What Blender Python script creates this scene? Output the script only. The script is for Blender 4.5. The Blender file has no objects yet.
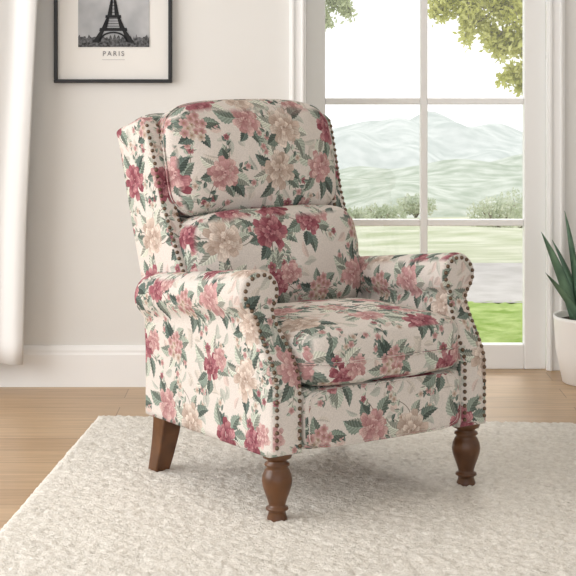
import bpy, math, random
import numpy as np
from mathutils import Vector, noise
random.seed(3)
S=bpy.context.scene
S.view_settings.view_transform='Standard'
S.view_settings.look='None'

# ---------------------------------------------------------------- helpers
def lin(h):
    h=h.lstrip('#'); o=[]
    for i in (0,2,4):
        v=int(h[i:i+2],16)/255; o.append(v/12.92 if v<=.04045 else ((v+.055)/1.055)**2.4)
    return (*o,1)
def interp(x,pts):
    if x<=pts[0][0]: return pts[0][1]
    for (a,b),(c,d) in zip(pts,pts[1:]):
        if x<=c: return b+(d-b)*(x-a)/(c-a)
    return pts[-1][1]
def sstep(a,b,x):
    t=min(1,max(0,(x-a)/(b-a))); return t*t*(3-2*t)
def mat(name,col='#ffffff',rough=.6,metal=0,bump=0,bscale=50,col2=None,cscale=5,spec=.5,det=3,bdist=.01):
    m=bpy.data.materials.new(name); m.use_nodes=True; n=m.node_tree.nodes; l=m.node_tree.links
    b=n['Principled BSDF']; b.inputs['Base Color'].default_value=lin(col); b.inputs['Roughness'].default_value=rough
    b.inputs['Metallic'].default_value=metal; b.inputs['Specular IOR Level'].default_value=spec
    tc=n.new('ShaderNodeTexCoord')
    if col2:
        t=n.new('ShaderNodeTexNoise'); t.inputs['Scale'].default_value=cscale; t.inputs['Detail'].default_value=det
        l.new(tc.outputs['Object'],t.inputs['Vector'])
        r=n.new('ShaderNodeValToRGB'); r.color_ramp.elements[0].position=.35; r.color_ramp.elements[1].position=.65
        r.color_ramp.elements[0].color=lin(col); r.color_ramp.elements[1].color=lin(col2)
        l.new(t.outputs['Fac'],r.inputs['Fac']); l.new(r.outputs['Color'],b.inputs['Base Color'])
    if bump:
        t=n.new('ShaderNodeTexNoise'); t.inputs['Scale'].default_value=bscale; t.inputs['Detail'].default_value=4
        l.new(tc.outputs['Object'],t.inputs['Vector'])
        u=n.new('ShaderNodeBump'); u.inputs['Strength'].default_value=bump; u.inputs['Distance'].default_value=bdist
        l.new(t.outputs['Fac'],u.inputs['Height']); l.new(u.outputs['Normal'],b.inputs['Normal'])
    return m
def obj(name,V,F,m,parent=None,smooth=True):
    me=bpy.data.meshes.new(name); me.from_pydata([tuple(v) for v in V],[],F); me.update()
    if smooth: me.polygons.foreach_set('use_smooth',[True]*len(F))
    import bmesh
    bm=bmesh.new(); bm.from_mesh(me); bmesh.ops.recalc_face_normals(bm,faces=bm.faces); bm.to_mesh(me); bm.free()
    o=bpy.data.objects.new(name,me); S.collection.objects.link(o)
    if m: me.materials.append(m)
    if parent: o.parent=parent
    return o
def empty(name,loc=(0,0,0),rz=0):
    e=bpy.data.objects.new(name,None); S.collection.objects.link(e); e.location=loc; e.rotation_euler=(0,0,rz); return e
class Acc:
    def __init__(s): s.V=[];s.F=[]
    def add(s,V,F):
        k=len(s.V); s.V+=[tuple(v) for v in V]; s.F+=[tuple(i+k for i in f) for f in F]
    def box(s,x0,x1,y0,y1,z0,z1):
        s.add([(x,y,z) for z in (z0,z1) for y in (y0,y1) for x in (x0,x1)],
              [(0,2,3,1),(4,5,7,6),(0,1,5,4),(2,6,7,3),(0,4,6,2),(1,3,7,5)])
    def tube(s,pts,rad,n=8):
        P=[Vector(p) for p in pts]; V=[];F=[]
        for i,p in enumerate(P):
            t=(P[min(i+1,len(P)-1)]-P[max(i-1,0)]).normalized()
            a=t.cross(Vector((0,0,1))); 
            if a.length<.05: a=t.cross(Vector((1,0,0)))
            a.normalize(); b=t.cross(a); r=rad[i] if isinstance(rad,(list,tuple)) else rad
            V+=[p+(a*math.cos(2*math.pi*k/n)+b*math.sin(2*math.pi*k/n))*r for k in range(n)]
        for i in range(len(P)-1):
            for k in range(n):
                F.append((i*n+k,i*n+(k+1)%n,(i+1)*n+(k+1)%n,(i+1)*n+k))
        F.append(tuple(range(n))); F.append(tuple(range((len(P)-1)*n,len(P)*n)))
        s.add(V,F)
    def lathe(s,prof,cx,cy,n=28):
        V=[];F=[]
        for r,z in prof: V+=[(cx+r*math.cos(2*math.pi*k/n),cy+r*math.sin(2*math.pi*k/n),z) for k in range(n)]
        for i in range(len(prof)-1):
            for k in range(n): F.append((i*n+k,i*n+(k+1)%n,(i+1)*n+(k+1)%n,(i+1)*n+k))
        F.append(tuple(range(n))); F.append(tuple(range((len(prof)-1)*n,len(prof)*n)))
        s.add(V,F)
    def ball(s,c,r,n=8,m=5):
        V=[(c[0],c[1],c[2]+r)];F=[]
        for i in range(1,m):
            th=math.pi*i/m
            V+=[(c[0]+r*math.sin(th)*math.cos(2*math.pi*k/n),c[1]+r*math.sin(th)*math.sin(2*math.pi*k/n),c[2]+r*math.cos(th)) for k in range(n)]
        V.append((c[0],c[1],c[2]-r))
        for k in range(n):
            F.append((0,1+k,1+(k+1)%n)); F.append((len(V)-1,1+(m-2)*n+(k+1)%n,1+(m-2)*n+k))
        for i in range(m-2):
            for k in range(n): F.append((1+i*n+k,1+i*n+(k+1)%n,1+(i+1)*n+(k+1)%n,1+(i+1)*n+k))
        s.add(V,F)
    def make(s,name,m,parent=None,smooth=True): return obj(name,s.V,s.F,m,parent,smooth)
def bevel(o,w=.004,seg=2):
    b=o.modifiers.new('bevel','BEVEL'); b.width=w; b.segments=seg; b.limit_method='ANGLE'; return o
def box(name,x0,x1,y0,y1,z0,z1,m,parent=None,bv=0):
    a=Acc(); a.box(x0,x1,y0,y1,z0,z1); o=a.make(name,m,parent,False)
    if bv: bevel(o,bv)
    return o

# ---------------------------------------------------------------- floral pattern, painted numerically
TILE=.76
def floral(N=1700):
    rng=np.random.default_rng(23); px=N/.66
    img=np.empty((N,N,3),np.float32); img[:]=(.872,.838,.810)
    def hx(h): return np.array([int(h[i:i+2],16)/255 for i in (0,2,4)],np.float32)
    def win(cx,cy,r):
        ix=np.arange(int(cx-r),int(cx+r)+2); iy=np.arange(int(cy-r),int(cy+r)+2)
        X,Y=np.meshgrid(ix-cx,iy-cy); return np.ix_(iy%N,ix%N),X,Y
    def put(w,mask,col):
        s=img[w]; mask=mask[...,None]; img[w]=s*(1-mask)+col*mask
    def petal(cx,cy,ang,L,W,c0,c1,al=1.):
        w,X,Y=win(cx,cy,L*1.15)
        u=X*np.cos(ang)+Y*np.sin(ang); v=-X*np.sin(ang)+Y*np.cos(ang)
        t=np.clip(u/L,0,1); hw=W/2*(.55+.6*t)
        d=np.sqrt(((u-L/2)/(L/2))**2+(v/hw)**2)+.06*np.cos(v/W*14)
        m=np.clip((1-d)/.09,0,1)*al
        st=.12*np.cos(v/W*26)
        k=np.clip(t*1.3-.22+st,0,1)[...,None]; col=c0*(1-k)+c1*k
        e=np.clip((d-.80)/.18,0,1)[...,None]; col=col*(1-.5*e)+c0*.5*e
        put(w,m,col)
    def leaf(cx,cy,ang,L,W,c,al=1.,ct=1.):
        w,X,Y=win(cx,cy,L*1.05)
        u=X*np.cos(ang)+Y*np.sin(ang); v=-X*np.sin(ang)+Y*np.cos(ang)
        v=v-.12*L*np.sin(np.clip(u/L,0,1)*3.14)
        t=np.clip(u/L,0,1); hw=W/2*np.sin(np.pi*t**.75)*(1+.10*np.cos(u/L*44))
        m=np.clip((hw-np.abs(v))/2.0,0,1)*((u>0)&(u<L))*al
        vein=.5+.5*np.cos((u-np.abs(v)*.9)/L*42)
        f=np.where(v>0,1.26,.92)+.24*(vein-.5)
        f=f+np.clip(1.3-np.abs(v)/2.0,0,1)*.35
        f=1+(f-1)*ct
        put(w,m,np.clip(c*f[...,None],0,1))
    def stem(p0,p1,b,c,r):
        p0=np.array(p0,float);p1=np.array(p1,float); d=p1-p0; n=np.array([-d[1],d[0]])*b
        for t in np.linspace(0,1,max(6,int(np.hypot(*d)/r))):
            q=p0+d*t+n*np.sin(np.pi*t); w,X,Y=win(q[0],q[1],r*1.6)
            put(w,np.clip((r-np.hypot(X,Y))/1.2+.3,0,1),c)
    greens=[hx('59645d'),hx('6d786f'),hx('858c82'),hx('4c5853'),hx('979d92'),hx('a6a89d')]
    pale=[hx('b9b8af'),hx('c4bcb2'),hx('adb0a7'),hx('c9b6ae')]
    reds=(hx('7a4650'),hx('a2626b'),hx('c28f91')); pinks=(hx('a8797b'),hx('c49b99'),hx('dabeb7')); creams=(hx('ad978a'),hx('cab8ab'),hx('e3d7cc'))
    def rose(cx,cy,R,pal):
        a0=rng.uniform(0,6)
        for r0,L,W,n,k in ((.38,.64,.52,10,0),(.27,.58,.50,9,1),(.17,.50,.44,8,0),(.09,.42,.36,7,1),(.02,.32,.28,5,0),(-.03,.2,.2,4,1)):
            for i in range(n):
                a=a0+6.283*i/n+rng.uniform(-.3,.3); s=rng.uniform(.78,1.18)
                q=rng.uniform(-.06,.06)
                petal(cx+np.cos(a)*R*r0,cy+np.sin(a)*R*r0,a,L*R*s,W*R*s,pal[0]+q,(pal[2] if (i+k)%2 else pal[1])+q)
            a0+=.45
        w,X,Y=win(cx,cy,R*.1); put(w,np.clip((R*.06-np.hypot(X,Y))/3,0,1),pal[0]*.85)
    def small(cx,cy,R,pal):
        a0=rng.uniform(0,6)
        for i in range(5): a=a0+1.2566*i; petal(cx,cy,a,R,R*.9,pal[0],pal[2])
        w,X,Y=win(cx,cy,R*.3); put(w,np.clip((R*.2-np.hypot(X,Y))/2,0,1),hx('9c8468'))
    for _ in range(240):
        leaf(*rng.uniform(0,N,2),rng.uniform(0,6.28),rng.uniform(.022,.05)*px,rng.uniform(.010,.022)*px,pale[rng.integers(4)],.8,.3)
    G=5; cl=[]
    for i in range(G):
        for j in range(G):
            cl.append(((i+.5*(j%2)+.25+rng.uniform(-.2,.2))/G*N,(j+.5+rng.uniform(-.2,.2))/G*N,(i*2+j*3+(i*j)%2)%5))
    br=hx('857d73')
    for cx,cy,k in cl:
        R={0:.050,1:.044,2:.042,3:.050,4:.026}[k]*px
        for q in range(5):
            a=rng.uniform(0,6.28); L=R+rng.uniform(.02,.05)*px; ex,ey=cx+np.cos(a)*L,cy+np.sin(a)*L
            stem((cx,cy),(ex,ey),rng.uniform(-.25,.25),br,.0010*px)
            for s in range(5):
                t=.55+.11*s; qx,qy=cx+(ex-cx)*t,cy+(ey-cy)*t
                leaf(qx,qy,a+(.8 if s%2 else -.8),.018*px,.010*px,greens[rng.integers(6)],.9)
            small(ex,ey,.0085*px,(pinks,reds,creams,pinks)[rng.integers(4)])
        a0=rng.uniform(0,6.28); nl=7
        for q in range(nl):
            a=a0+6.283*q/nl+rng.uniform(-.45,.45); d=R*.62
            leaf(cx+np.cos(a)*d,cy+np.sin(a)*d,a+rng.uniform(-.5,.5),rng.uniform(.036,.060)*px,rng.uniform(.021,.032)*px,greens[rng.integers(6)],.93)
    for n_,(cx,cy,k) in enumerate(cl):
        if k==0: rose(cx,cy,.045*px,reds)
        elif k==1: rose(cx,cy,.041*px,pinks)
        elif k==3: rose(cx,cy,.048*px,creams)
        elif k==2:
            rose(cx,cy,.034*px,reds); rose(cx+.040*px,cy+.022*px,.027*px,pinks); small(cx-.012*px,cy+.038*px,.013*px,reds)
        else:
            for q in range(13):
                a=q*2.4; d=.0085*px*np.sqrt(q); small(cx+np.cos(a)*d,cy+np.sin(a)*d,.0120*px,(pinks,creams,pinks)[q%3])
    out=np.ones((N,N,4),np.float32); out[...,:3]=np.clip(img,0,1)
    im=bpy.data.images.new('floral_print',N,N); im.pixels.foreach_set(out.ravel()); im.update(); im.pack()
    return im
def fabric():
    m=bpy.data.materials.new('floral_upholstery'); m.use_nodes=True; n=m.node_tree.nodes; l=m.node_tree.links; b=n['Principled BSDF']
    b.inputs['Roughness'].default_value=.9; b.inputs['Specular IOR Level'].default_value=.12
    tc=n.new('ShaderNodeTexCoord'); mp=n.new('ShaderNodeMapping'); mp.inputs['Scale'].default_value=(1/TILE,)*3
    mp.inputs['Location'].default_value=(.13,.31,.22)
    im=n.new('ShaderNodeTexImage'); im.image=floral(); im.projection='BOX'; im.projection_blend=.12
    l.new(tc.outputs['Object'],mp.inputs[0]); l.new(mp.outputs[0],im.inputs[0])
    t=n.new('ShaderNodeTexNoise'); t.inputs['Scale'].default_value=330; t.inputs['Detail'].default_value=2; l.new(tc.outputs['Object'],t.inputs[0])
    r=n.new('ShaderNodeMapRange'); r.inputs[1].default_value=.3; r.inputs[2].default_value=.7; r.inputs[3].default_value=.86; r.inputs[4].default_value=1.05; l.new(t.outputs[0],r.inputs[0])
    mx=n.new('ShaderNodeMix'); mx.data_type='RGBA'; mx.blend_type='MULTIPLY'; mx.inputs[0].default_value=1
    l.new(im.outputs[0],mx.inputs[6]); l.new(r.outputs[0],mx.inputs[7]); l.new(mx.outputs[2],b.inputs['Base Color'])
    t2=n.new('ShaderNodeTexNoise'); t2.inputs['Scale'].default_value=8; t2.inputs['Detail'].default_value=2; l.new(tc.outputs['Object'],t2.inputs[0])
    u=n.new('ShaderNodeBump'); u.inputs['Strength'].default_value=.35; u.inputs['Distance'].default_value=.002; l.new(t.outputs[0],u.inputs['Height'])
    u2=n.new('ShaderNodeBump'); u2.inputs['Strength'].default_value=.35; u2.inputs['Distance'].default_value=.014; l.new(t2.outputs[0],u2.inputs['Height'])
    l.new(u.outputs[0],u2.inputs['Normal']); l.new(u2.outputs[0],b.inputs['Normal'])
    return m

FAB=fabric()
WOODLEG=mat('walnut_leg','#4f3019',.3,col2='#6a4426',cscale=18)
BRONZE=mat('antique_bronze','#6f5d4d',.38,.8)
WALL=mat('wall_paint','#e8e7e4',.9,bump=.05,bscale=200)
TRIM=mat('trim_paint','#f7f7f6',.5)

# ---------------------------------------------------------------- armchair
chair=empty('wingback_armchair',(.227,4.322,0),math.radians(34.1))
PIPES=Acc()
def pillow(name,c,h,n=4,rx=0,res=26,wr=.003,m=FAB,pipe=None,pipeaxis=2,crown=0,top=0):
    pts={};V=[];F=[]
    def idx(p):
        k=tuple(round(x,5) for x in p)
        if k not in pts: pts[k]=len(V); V.append(k)
        return pts[k]
    g=[math.tan((-1+2*i/res)*math.pi/4) for i in range(res+1)]
    for ax in range(3):
        for sg in (-1,1):
            for i in range(res):
                for j in range(res):
                    q=[]
                    for a,b in ((i,j),(i+1,j),(i+1,j+1),(i,j+1)):
                        p=[0,0,0]; p[ax]=sg; p[(ax+1)%3]=g[a]; p[(ax+2)%3]=g[b]; q.append(idx(p))
                    F.append(tuple(q))
    cr,sr=math.cos(rx),math.sin(rx)
    def tf(q):
        x,y,z=q[0]*h[0],q[1]*h[1],q[2]*h[2]
        if q[1]<0: y-=crown*max(0,1-q[0]**2)*max(0,1-q[2]**2)*(-q[1])
        if q[2]>0: z+=top*max(0,1-q[0]**2)*max(0,1-q[1]**2)*q[2]
        return (c[0]+x,c[1]+y*cr-z*sr,c[2]+y*sr+z*cr)
    W=[]
    for p in V:
        s=1/sum(abs(x)**n for x in p)**(1/n); w=Vector(tf([x*s for x in p]))
        d=w-Vector(c)
        k=wr*(noise.noise(w*9)+.6*noise.noise(w*22))
        W.append(w+d.normalized()*k)
    o=obj(name,W,F,m,chair)
    if pipe is not None:
        for zz in pipe:
            rem=(1-abs(zz)**n)**(1/n); L=[]
            for i in range(97):
                t=2*math.pi*i/96; x,y=math.cos(t),math.sin(t); s=rem/(abs(x)**n+abs(y)**n)**(1/n)
                q=[x*s,y*s,zz] if pipeaxis==2 else [x*s,zz,y*s]
                L.append(tf([v*1.004 for v in q]))
            PIPES.tube(L,.0030,6)
    return o

pillow('seat_frame',(0,.285,.257),(.27,.325,.080),14,wr=0)
pillow('front_panel',(0,-.018,.257),(.252,.030,.076),7,wr=.002,pipe=[-.86],pipeaxis=1)
pillow('seat_cushion',(0,.172,.404),(.262,.246,.076),6,wr=.005,res=36,pipe=[-.10],top=.014)
pillow('lumbar_cushion',(0,.510,.575),(.285,.090,.150),5,-math.radians(12),wr=.007,res=36,crown=.035)
pillow('headrest_cushion',(0,.622,.856),(.280,.078,.162),5,-math.radians(14),wr=.007,res=36,pipe=[-.35],pipeaxis=1,crown=.035,top=.012)

def arm(side):
    lv=[]
    for i in range(22):
        z=.175+(.505-.175)*i/21
        ain=interp(z,[(.175,.25),(.42,.252),(.505,.272)]); aout=interp(z,[(.175,.346),(.40,.346),(.505,.350)])
        lv.append((z,ain,aout,0))
    ac,zc,r=.320,.566,.061
    for i in range(15):
        ph=math.radians(-48+(88+48)*i/14)
        lv.append((ph,0,0,1))
    def bf(z): return .052-.089*(1-sstep(.34,.53,z))
    def pt(L,ins,out):
        if L[3]: z=zc+(r-ins)*math.sin(L[0]); a=ac+(r-ins)*math.cos(L[0])*(1 if out else -1)
        else: z=max(L[0],.175+ins*.6); a=(L[2]-ins) if out else (L[1]+ins)
        return a,z
    st=[(0,.016),(.002,.009),(.006,.004),(.012,.001),(.02,0)]
    B=.605; V=[];F=[]; n=len(lv); ring=2*n
    stations=[('f',d,i) for d,i in st]+[('m',k/16,0) for k in range(1,16)]+[('b',d,i) for d,i in reversed(st)]
    for kind,d,ins in stations:
        for out in (True,False):
            for L in (lv if out else lv[::-1]):
                a,z=pt(L,ins,out); f=bf(z); bb=B
                y=f+d if kind=='f' else bb-d if kind=='b' else f+.02+(bb-f-.04)*d
                z2=z-.068*sstep(.25,.5,z)*min(1,max(0,(y-.055)/.54))
                V.append((side*a,y,z2))
    for s in range(len(stations)-1):
        for k in range(ring): F.append((s*ring+k,s*ring+(k+1)%ring,(s+1)*ring+(k+1)%ring,(s+1)*ring+k))
    for s in (0,len(stations)-1):
        for j in range(n-1): F.append((s*ring+j,s*ring+j+1,s*ring+ring-2-j,s*ring+ring-1-j))
    obj('armrest_'+('right' if side>0 else 'left'),V,F,FAB,chair)
    P=[]
    for out in (True,False):
        for L in (lv if out else lv[::-1]):
            a,z=pt(L,.014,out); P.append(Vector((side*a,bf(z)-.0005,z)))
    nail_path(P[1:-1])
NAILS=Acc()
def nail_path(P,sp=.0185,r=.0056):
    acc=sp/2
    for a,b in zip(P,P[1:]):
        L=(b-a).length; 
        while acc<L: NAILS.ball(a+(b-a)*(acc/L),r,10,6); acc+=sp
        acc-=L
arm(1); arm(-1)

FR=[(.40,.42),(.50,.445),(.563,.469),(.66,.525),(.76,.574),(.90,.619),(.985,.650)]
BK=[(.17,.60),(.45,.64),(.52,.700),(.70,.752),(.95,.815),(1.02,.825)]
def wing(side):
    V=[];F=[];zt=.985;rr=.03
    zs=[.42+(zt-rr-.42)*i/24 for i in range(25)]+[zt-rr+rr*math.sin(math.radians(a)) for a in (20,40,60,75,90)]
    def sec(z):
        f,b=interp(z,FR),interp(z,BK); ins=0
        if z>zt-rr: ins=rr*(1-math.sqrt(max(0,1-((z-zt+rr)/rr)**2)))
        w=interp(z,[(.5,.300),(.97,.322)]); a0,a1=w-.052,w
        ai=min(ins*.5,.02)
        return f+ins,b-ins,a0+ai,a1-ai
    for i,z in enumerate(zs):
        f,b,a0,a1=sec(z); rc=.013; ring=[]
        for cx,cy,s in ((a1-rc,f+rc,-90),(a1-rc,b-rc,0),(a0+rc,b-rc,90),(a0+rc,f+rc,180)):
            for q in range(5):
                t=math.radians(s+90*q/4); ring.append((cx+rc*math.cos(t),cy+rc*math.sin(t)))
        for x,y in ring:
            V.append((side*x,y,z-.03*sstep(f,b,y)*sstep(.9,zt,z)))
    n=20
    for i in range(len(zs)-1):
        for k in range(n): F.append((i*n+k,i*n+(k+1)%n,(i+1)*n+(k+1)%n,(i+1)*n+k))
    F.append(tuple(range((len(zs)-1)*n,len(zs)*n))); F.append(tuple(range(n)))
    obj('wing_'+('right' if side>0 else 'left'),V,F,FAB,chair)
    for off in (0,1):
        P=[]
        for i in range(26):
            z=.55+(.972-.55)*i/25; f,b,a0,a1=sec(z)
            P.append(Vector((side*((a1-.009) if off else (a0+.009)),f+.0015,z)))
        nail_path(P)
wing(1); wing(-1)
V=[];F=[];zt=.992
zs=[.176]+[.25+.692*i/20 for i in range(21)]+[.942+.05*math.sin(math.radians(a)) for a in (20,40,60,75,90)]
for z in zs:
    b=interp(z,BK); f=max(interp(z,FR)+.05,.48); ins=0
    if z>.942: ins=.05*(1-math.sqrt(max(0,1-((z-.942)/.05)**2)))
    w=interp(z,[(.17,.33),(.45,.33),(.55,.285),(.97,.285)])-ins*1.2; b-=ins; f+=ins*.6; rc=.03*1
    for cx,cy,s in ((w-rc,f+rc,-90),(w-rc,b-rc,0),(-w+rc,b-rc,90),(-w+rc,f+rc,180)):
        for q in range(6):
            t=math.radians(s+90*q/5); V.append((cx+rc*math.cos(t),cy+rc*math.sin(t),z))
n=24
for i in range(len(zs)-1):
    for k in range(n): F.append((i*n+k,i*n+(k+1)%n,(i+1)*n+(k+1)%n,(i+1)*n+k))
F.append(tuple(range((len(zs)-1)*n,len(zs)*n))); F.append(tuple(range(n)))
obj('back_shell',V,F,FAB,chair)
NAILS.make('nailhead_trim',BRONZE,chair)
PIPES.make('piping',FAB,chair)
prof=[(.030,.185),(.034,.182),(.035,.172),(.033,.166),(.024,.162),(.022,.157),(.029,.153),(.030,.148),(.024,.144),(.029,.136),(.034,.124),(.036,.110),(.034,.096),(.029,.080),(.0235,.064),(.020,.052),(.0195,.047),(.026,.044),(.027,.039),(.021,.035),(.020,.030),(.024,.018),(.024,.008),(.020,0)]
for i,x in enumerate((-.304,.304)):
    a=Acc(); a.lathe([(r*1.06,z) for r,z in prof],x,.004); a.make('front_leg_%d'%(i+1),WOODLEG,chair)
for i,x in enumerate((-.300,.300)):
    a=Acc(); V=[]
    for t in range(7):
        z=.185*(1-t/6); h=.031-.009*t/6; y=.548+.058*(t/6)**1.4
        V+=[(x-h,y-h,z),(x+h,y-h,z),(x+h,y+h,z),(x-h,y+h,z)]
    F=[(t*4+k,t*4+(k+1)%4,t*4+4+(k+1)%4,t*4+4+k) for t in range(6) for k in range(4)]+[(0,1,2,3),(24,25,26,27)]
    a.add(V,F); bevel(a.make('rear_leg_%d'%(i+1),WOODLEG,chair,False),.004)

# ---------------------------------------------------------------- room
def floor_mat():
    m=bpy.data.materials.new('oak_planks'); m.use_nodes=True; n=m.node_tree.nodes; l=m.node_tree.links; b=n['Principled BSDF']
    b.inputs['Roughness'].default_value=.36
    tc=n.new('ShaderNodeTexCoord'); br=n.new('ShaderNodeTexBrick'); br.inputs['Scale'].default_value=1
    br.inputs['Brick Width'].default_value=1.5; br.inputs['Row Height'].default_value=.15; br.inputs['Mortar Size'].default_value=.0015
    br.inputs['Color1'].default_value=lin('#ccae8a'); br.inputs['Color2'].default_value=lin('#bc9c78'); br.inputs['Mortar'].default_value=lin('#8f7257')
    br.offset=.37; l.new(tc.outputs['Object'],br.inputs['Vector'])
    mp=n.new('ShaderNodeMapping'); mp.inputs['Scale'].default_value=(1.6,22,1); l.new(tc.outputs['Object'],mp.inputs[0])
    t=n.new('ShaderNodeTexNoise'); t.inputs['Scale'].default_value=2.2; t.inputs['Detail'].default_value=6; t.inputs['Distortion'].default_value=.6; l.new(mp.outputs[0],t.inputs[0])
    r=n.new('ShaderNodeValToRGB'); r.color_ramp.elements[0].position=.3; r.color_ramp.elements[1].position=.7
    r.color_ramp.elements[0].color=(.72,.70,.68,1); r.color_ramp.elements[1].color=(1,1,1,1); l.new(t.outputs[0],r.inputs[0])
    mx=n.new('ShaderNodeMix'); mx.data_type='RGBA'; mx.blend_type='MULTIPLY'; mx.inputs[0].default_value=1
    l.new(br.outputs[0],mx.inputs[6]); l.new(r.outputs[0],mx.inputs[7]); l.new(mx.outputs[2],b.inputs['Base Color'])
    return m
box('floor',-3.2,2.8,-.6,6.32,-.05,0,floor_mat())
box('wall_back',-3.2,.063,5.9,6.32,0,2.7,WALL)
box('wall_right_of_door',.99,2.8,6.2,6.32,0,2.7,WALL)
box('wall_above_door',.063,.99,6.2,6.32,2.32,2.7,WALL)
box('wall_right',2.8,2.9,-.6,6.32,0,2.7,WALL)
box('ceiling',-3.3,2.9,-.6,6.32,2.7,2.8,mat('ceiling_paint','#f2f1ee',.9))
a=Acc(); a.box(-3.3,-3.2,-.6,1.8,0,2.7); a.box(-3.3,-3.2,5.4,6.32,0,2.7); a.box(-3.3,-3.2,1.8,5.4,0,.25); a.box(-3.3,-3.2,1.8,5.4,2.5,2.7)
a.make('wall_left',WALL,None,False)
a=Acc(); 
for y in (1.8,2.97,4.16,5.33): a.box(-3.28,-3.22,y,y+.07,.25,2.5)
a.box(-3.28,-3.22,1.8,5.4,.25,.32); a.box(-3.28,-3.22,1.8,5.4,2.43,2.5); a.make('window_2',TRIM,None,False)
def baseboard(name,x0,x1,y):
    a=Acc(); P=[(0,0),(-.016,0),(-.016,.112),(-.012,.120),(-.012,.128),(-.006,.142),(0,.144)]
    V=[(x,y+p,z) for x in (x0,x1) for p,z in P]; k=len(P)
    a.add(V,[(i,(i+1)%k,k+(i+1)%k,k+i) for i in range(k)]+[tuple(range(k)),tuple(range(k,2*k))])
    a.make(name,TRIM,None,False)
baseboard('baseboard_back',-3.2,.004,5.9); baseboard('baseboard_right',1.02,2.8,6.2)
def casing(name,x0,x1,y):
    a=Acc(); w=x1-x0
    a.box(x0,x1,y-.016,y,0,2.36); a.box(x0+w*.12,x0+w*.3,y-.024,y-.015,0,2.34); a.box(x0+w*.72,x0+w*.88,y-.024,y-.015,0,2.34)
    bevel(a.make(name,TRIM,None,False),.003)
casing('trim_1',.004,.063,5.9); casing('trim_2',.952,1.02,6.2)
win=empty('window_1',(0,0,0)); a=Acc(); Y0,Y1=6.215,6.265
a.box(.065,.138,Y0,Y1,0,2.3); a.box(.874,.955,Y0,Y1,0,2.3); a.box(.138,.874,Y0,Y1,0,.091); a.box(.138,.874,Y0,Y1,2.20,2.3)
a.box(.490,.517,Y0+.005,Y1-.005,.09,2.2)
for z in (.541,.991,1.441,1.891): a.box(.138,.490,Y0+.006,Y1-.006,z-.012,z+.012); a.box(.517,.874,Y0+.006,Y1-.006,z-.012,z+.012)
bevel(a.make('sash',TRIM,win,False),.004)
G=bpy.data.materials.new('window_glass'); G.use_nodes=True; nt=G.node_tree; nt.nodes.clear()
o_=nt.nodes.new('ShaderNodeOutputMaterial'); tr=nt.nodes.new('ShaderNodeBsdfTransparent'); gl=nt.nodes.new('ShaderNodeBsdfGlossy'); gl.inputs['Roughness'].default_value=.02
ms=nt.nodes.new('ShaderNodeMixShader'); ms.inputs[0].default_value=.04
nt.links.new(tr.outputs[0],ms.inputs[1]); nt.links.new(gl.outputs[0],ms.inputs[2]); nt.links.new(ms.outputs[0],o_.inputs[0])
box('glass',.13,.88,6.239,6.242,.085,2.21,G,win)

# rug
RW,RL=2.7,3.4; nx,ny=330,415; V=[];F=[]
for j in range(ny+1):
    for i in range(nx+1):
        x=RW*i/nx; y=-RL*j/ny; e=min(x,RW-x,-y,RL+y)
        h=.016*min(1,(e/.02))**.5 if e>0 else 0
        z=.003+h+(random.uniform(-.0034,.0034) if e>.005 else 0)+(.0025*noise.noise(Vector((x*9,y*9,0)))+.0012*noise.noise(Vector((x*34,y*34,5))))*(e>.02)
        V.append((x+random.uniform(-.003,.003),y+random.uniform(-.003,.003),max(z,.001)))
for j in range(ny):
    for i in range(nx):
        k=j*(nx+1)+i; F.append((k,k+1,k+nx+2,k+nx+1))
RUG=mat('cream_wool','#dfdad1',.95,bump=.7,bscale=160,col2='#f0ece4',cscale=60,spec=.1,bdist=.005)
rug=obj('shag_rug',V,F,RUG); rug.location=(-.609,5.354,0); rug.rotation_euler=(0,0,-math.radians(4.2))
chair.location.z=.004

# framed print
fr=empty('framed_eiffel_print'); BLK=mat('black_frame','#1d1d1f',.4); MAT=mat('mat_board','#eceae6',.8)
a=Acc(); x0,x1,z0,z1=-.819,-.406,1.065,1.62; t=.013
a.box(x0,x1,5.872,5.9,z0,z0+t); a.box(x0,x1,5.872,5.9,z1-t,z1); a.box(x0,x0+t,5.872,5.9,z0+t,z1-t); a.box(x1-t,x1,5.872,5.9,z0+t,z1-t)
bevel(a.make('frame',BLK,fr,False),.002)
box('mat_board',x0+t,x1-t,5.888,5.898,z0+t,z1-t,MAT,fr)
box('photo_sky',-.735,-.486,5.886,5.888,1.191,1.50,mat('photo_sky','#a0a2a5',.8,col2='#c5c6c8',cscale=7),fr)
yy=5.884
V=[];F=[]
random.seed(5); N=60
for i in range(N+1):
    x=-.735+.249*i/N; V+=[(x,yy+.0008,1.191),(x,yy+.0008,1.191+.032+.020*noise.noise(Vector((i*.6,0,3)))+.006*random.random())]
for i in range(N): F.append((2*i,2*i+2,2*i+3,2*i+1))
obj('photo_trees',V,F,mat('photo_trees','#242527',.8,col2='#6f7073',cscale=110),fr,False)
cx=-.612; a=Acc()
def q(p): a.add([(cx+x*1.12,yy,1.191+z) for x,z in p],[tuple(range(len(p)))])
for s in (-1,1):
    q([(s*.066,.016),(s*.044,.016),(s*.028,.058),(s*.040,.058)])
    q([(s*.036,.066),(s*.020,.066),(s*.012,.104),(s*.021,.104)])
    q([(s*.018,.112),(s*.004,.112),(s*.001,.17),(s*.0075,.17)])
    for k in range(8):
        t0,t1=math.pi/2*k/8,math.pi/2*(k+1)/8
        q([(s*.045*math.cos(t0),.018+.036*math.sin(t0)),(s*.045*math.cos(t1),.018+.036*math.sin(t1)),(s*.039*math.cos(t1),.018+.030*math.sin(t1)),(s*.039*math.cos(t0),.018+.030*math.sin(t0))])
q([(-.044,.056),(.044,.056),(.042,.067),(-.042,.067)]); q([(-.025,.102),(.025,.102),(.024,.112),(-.024,.112)])
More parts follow.
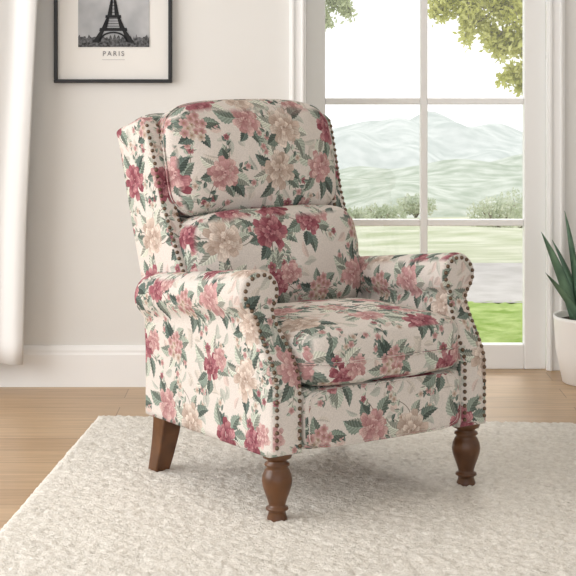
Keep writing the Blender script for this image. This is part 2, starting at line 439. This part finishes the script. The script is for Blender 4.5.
q([(-.0075,.165),(.0075,.165),(.003,.25),(-.003,.25)]); q([(-.001,.25),(.001,.25),(.0005,.285),(-.0005,.285)])
for k in range(4):
    z=.120+.012*k; w=.017-.0022*k; q([(-w,z),(w,z),(w,z+.002),(-w,z+.002)])
    z=.072+.009*k; w=.033-.0035*k; q([(-w,z),(w,z),(w,z+.002),(-w,z+.002)])
a.make('photo_tower',mat('photo_tower','#202124',.8),fr,False)
cu=bpy.data.curves.new('caption','FONT'); cu.body='PARIS'; cu.size=.024; cu.align_x='CENTER'; cu.space_character=1.35
tx=bpy.data.objects.new('caption',cu); S.collection.objects.link(tx); tx.parent=fr; tx.location=(cx,5.8865,1.160); tx.rotation_euler=(math.pi/2,0,0); cu.materials.append(mat('caption_ink','#77777a',.8))
box('caption_line',cx-.04,cx+.04,5.8868,5.888,1.146,1.147,mat('caption_grey','#9b9b9d',.8),fr)

# curtain
V=[];F=[];nx,nz=160,30
for j in range(nz+1):
    z=.10+2.2*j/nz; right=interp(z,[(.1,-.912),(.6,-.900),(1.35,-.862),(2.3,-.80)])
    for i in range(nx+1):
        u=i/nx; x=-1.9+(right+1.9)*u
        y=5.78+.014*math.sin(u*2*math.pi*8+.6*math.sin(z*1.3+u*4))+.004*math.sin(u*50+z*3)
        V.append((x,y,z))
for j in range(nz):
    for i in range(nx): k=j*(nx+1)+i; F.append((k,k+1,k+nx+2,k+nx+1))
cur=empty('curtain'); o=obj('cloth',V,F,mat('curtain_linen','#e9e9e8',.9,bump=.1,bscale=300),cur)
o.modifiers.new('s','SOLIDIFY').thickness=.003
a=Acc(); a.tube([(-2.1,5.78,2.31),(-.6,5.78,2.31)],.012,12); a.tube([(-.7,5.78,2.31),(-.7,5.9,2.31)],.008,8); a.tube([(-2.05,5.78,2.31),(-2.05,5.9,2.31)],.008,8); a.ball((-.6,5.78,2.31),.022,12,8)
a.make('rod',BRONZE,cur)

# potted plant
pl=empty('potted_agave',(1.087,5.965,0)); a=Acc()
a.lathe([(.105,0),(.112,.004),(.135,.12),(.142,.225),(.144,.238),(.136,.238),(.130,.215),(.0,.213)],0,0,40)
a.make('pot',mat('white_ceramic','#f1efec',.4),pl)
a=Acc(); a.lathe([(.128,.205),(.128,.219),(.06,.224),(0.001,.225)],0,0,24); a.make('soil',mat('soil','#4a3a2c',.95,col2='#2f251d',cscale=60),pl)
a=Acc()
def blade(base,tip,w,sag):
    b=Vector(base);t=Vector(tip);n=12;V=[];F=[]
    d=(t-b); side=Vector((d.x,d.y,0)); side=side.normalized() if side.length>.01 else Vector((1,0,0)); sd=side.cross(Vector((0,0,1))).normalized()
    sd=(sd+Vector((.9 if sd.x>=0 else -.9,0,0))).normalized()
    nm=sd.cross(d).normalized()
    for i in range(n+1):
        s=i/n; c=b+d*s+side*(sag*(s*s-s)); ww=w*(.75+.6*s)*(1-s**2.2)*.5+.0008
        V+=[c-sd*ww,c+nm*ww*.35,c+sd*ww,c+nm*(ww*.35+.004*(1-s)+.0005)]
    for i in range(n):
        for k in range(4): F.append((i*4+k,i*4+(k+1)%4,i*4+4+(k+1)%4,i*4+4+k))
    F.append((0,1,2,3)); a.add(V,F)
for bx,by,tx_,ty,tz,w,sg in ((-.07,-.03,-.195,-.05,.54,.054,.05),(-.055,.0,-.105,.0,.61,.054,.04),(-.05,-.05,-.185,-.08,.40,.045,.04),(-.05,-.06,-.09,-.10,.47,.046,.04),
    (-.02,-.03,-.05,-.10,.52,.046,.05),(.01,.0,.03,.0,.66,.046,.03),(.05,.02,.16,.02,.55,.044,.05),(.06,-.04,.2,-.08,.42,.04,.05),(.0,.04,-.03,.08,.60,.044,.04),(.03,-.05,.07,-.14,.5,.044,.05),(-.03,.03,-.14,.06,.50,.04,.04)):
    blade((bx,by,.215),(tx_,ty,tz),w,sg)
a.make('leaves',mat('agave_leaf','#4c6b58',.45,col2='#6a8a70',cscale=12),pl)

# ---------------------------------------------------------------- outside
def grid(name,x0,x1,y0,y1,nx,ny,fz,m):
    V=[(x0+(x1-x0)*i/nx,y0+(y1-y0)*j/ny,fz(x0+(x1-x0)*i/nx,y0+(y1-y0)*j/ny)) for j in range(ny+1) for i in range(nx+1)]
    F=[(j*(nx+1)+i,j*(nx+1)+i+1,(j+1)*(nx+1)+i+1,(j+1)*(nx+1)+i) for j in range(ny) for i in range(nx)]
    return obj(name,V,F,m)
random.seed(9)
grid('lawn',-3,6,6.325,7.95,300,70,lambda x,y:-.012+.012*random.random(),mat('grass','#87a352',.9,col2='#b6c884',cscale=9,det=10,spec=0))
grid('garden_path',-4,8,7.9,9.4,10,4,lambda x,y:-.004,mat('path_stone','#bdbab5',.9,col2='#cdcac6',cscale=6,spec=0))
def mz(x,y): return -.02-(y-9.3)*.085+.15*noise.noise(Vector((x*.3,y*.3,0)))*min(1,(y-9.3)/2)
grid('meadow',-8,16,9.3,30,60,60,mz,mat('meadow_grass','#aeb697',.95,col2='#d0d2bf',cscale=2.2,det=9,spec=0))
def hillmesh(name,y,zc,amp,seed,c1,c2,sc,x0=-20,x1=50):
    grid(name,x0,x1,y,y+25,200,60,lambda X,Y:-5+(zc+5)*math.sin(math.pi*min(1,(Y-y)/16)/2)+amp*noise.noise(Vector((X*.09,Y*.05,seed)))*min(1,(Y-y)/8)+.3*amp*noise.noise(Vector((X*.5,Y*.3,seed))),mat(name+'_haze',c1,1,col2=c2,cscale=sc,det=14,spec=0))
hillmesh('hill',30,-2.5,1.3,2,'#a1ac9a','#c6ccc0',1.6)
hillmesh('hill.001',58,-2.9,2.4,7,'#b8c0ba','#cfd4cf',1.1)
def leafmat(name,c1,c2):
    lm=mat(name,c1,.7,col2=c2,cscale=5,spec=.1)
    nt=lm.node_tree; pb=nt.nodes['Principled BSDF']; tl=nt.nodes.new('ShaderNodeBsdfTranslucent'); ms=nt.nodes.new('ShaderNodeMixShader'); ms.inputs[0].default_value=.5
    nt.links.new(pb.inputs['Base Color'].links[0].from_socket,tl.inputs[0]); nt.links.new(pb.outputs[0],ms.inputs[1]); nt.links.new(tl.outputs[0],ms.inputs[2])
    nt.links.new(ms.outputs[0],nt.nodes['Material Output'].inputs[0]); return lm
def rv(): return Vector((random.gauss(0,1),random.gauss(0,1),random.gauss(0,1)))
def lf(b,p,ls):
    u=rv().normalized(); v=u.orthogonal().normalized(); s=ls*random.uniform(.5,1)
    b.add([p,p+u*s*.5+v*s*.28,p+u*s,p+u*s*.5-v*s*.28],[(0,1,2,3)])
def tree(name,base,H,targets,leafcol,leafcol2,ls=.05):
    e=empty(name,base); a=Acc(); b=Acc()
    a.tube([(0,0,0),(.05,0,H*.4),(0,.05,H*.8),(.05,0,H)],[.12,.09,.06,.03],10)
    for c,r,n in targets:
        c=Vector(c)-Vector(base)
        st=Vector((.03,0,min(H*.9,max(.5,c.z+.3)))); mid=(st+c)/2+Vector((0,0,.25))
        a.tube([st,mid,c],[.03,.018,.006],6)
        for k in range(max(4,n//45)):
            tipp=c+rv().normalized()*r*random.uniform(.4,1)
            a.tube([c,(c+tipp)/2+Vector((0,0,.03)),tipp],[.006,.004,.002],5)
            for q_ in range(45): lf(b,c+(tipp-c)*random.uniform(.2,1.05)+rv()*r*.13,ls)
    a.make('branches',mat(name+'_bark','#8f8678',.9),e); b.make('foliage',leafmat(name+'_leaf',leafcol,leafcol2),e,False)
def P(px,py,Y): return ((px-288)/1680*Y,Y,1.17-(py-53)/1680*Y)
T=[(P(505,5,11),.24,1400),(P(465,-5,11),.22,1200),(P(522,40,11),.17,900),(P(495,40,11),.16,800),(P(470,28,11),.13,400),(P(525,80,11),.13,500),(P(440,5,11),.14,400),(P(560,20,11),.4,900),(P(530,-60,11),.5,900),(P(600,-120,11),.6,900),(P(512,75,11),.11,300)]
tree('maple_tree',(2.3,11.2,-.1),3.4,T,'#cccd74','#e6e5a6',.06)
T=[(P(330,-5,12),.16,500),(P(325,25,12),.12,350),(P(370,-25,12),.2,450),(P(250,-40,12),.5,800),(P(348,8,12),.14,350)]
tree('birch_tree',(-.6,12.2,-.1),3.2,T,'#bac39a','#d6dabb',.05)
sm=leafmat('shrub_leaf','#bcc6ac','#d6dac6')
k=0
for x,y,r in ((.75,20,.26),(1.25,22,.36),(2.55,20.5,.42),(3.1,22.5,.55),(1.9,25,.34)):
    g=mz(x,y)+.01; e=empty('shrub' if not k else 'shrub.%03d'%k,(x,y,g)); k+=1
    a=Acc(); b=Acc()
    for i in range(7):
        t=Vector((random.uniform(-.6,.6)*r,random.uniform(-.4,.4)*r,r*random.uniform(.5,.9))); a.tube([(0,0,0),t*.5,t],[.02,.012,.005],5)
    for i in range(700):
        d=rv().normalized()*random.random()**.4; lf(b,Vector((d.x*r*.9,d.y*r*.7,max(.06,r*.5+d.z*r*.5))),.08)
    a.make('stems',bpy.data.materials['birch_tree_bark'],e); b.make('foliage',sm,e,False)

# ---------------------------------------------------------------- light
W=bpy.data.worlds.new('world'); S.world=W; W.use_nodes=True; bg=W.node_tree.nodes['Background']
bg.inputs[0].default_value=(.985,.985,1,1); bg.inputs[1].default_value=1.40
def area(name,loc,tgt,sx,sy,energy,col=(1,1,1)):
    L=bpy.data.lights.new(name,'AREA'); L.shape='RECTANGLE'; L.size=sx; L.size_y=sy; L.energy=energy; L.color=col
    o=bpy.data.objects.new(name,L); S.collection.objects.link(o); o.location=loc
    o.rotation_euler=(Vector(tgt)-Vector(loc)).to_track_quat('-Z','Y').to_euler(); return o
area('window_daylight',(-3.1,3.5,1.45),(.3,4.2,.6),3.2,1.9,78,(1,.995,.985))
sun=bpy.data.lights.new('sun','SUN'); sun.energy=1.0; sun.angle=.25; sun.color=(1,.96,.9)
so=bpy.data.objects.new('sun',sun); S.collection.objects.link(so); so.rotation_euler=(math.radians(-50),math.radians(12),0); so.location=(1,9,5)

cam=bpy.data.cameras.new('camera'); co=bpy.data.objects.new('camera',cam); S.collection.objects.link(co)
co.location=(0,0,1.17); co.rotation_euler=(math.pi/2,0,0); cam.lens=105; cam.sensor_width=36; cam.shift_y=-.408; cam.clip_end=300
S.camera=co
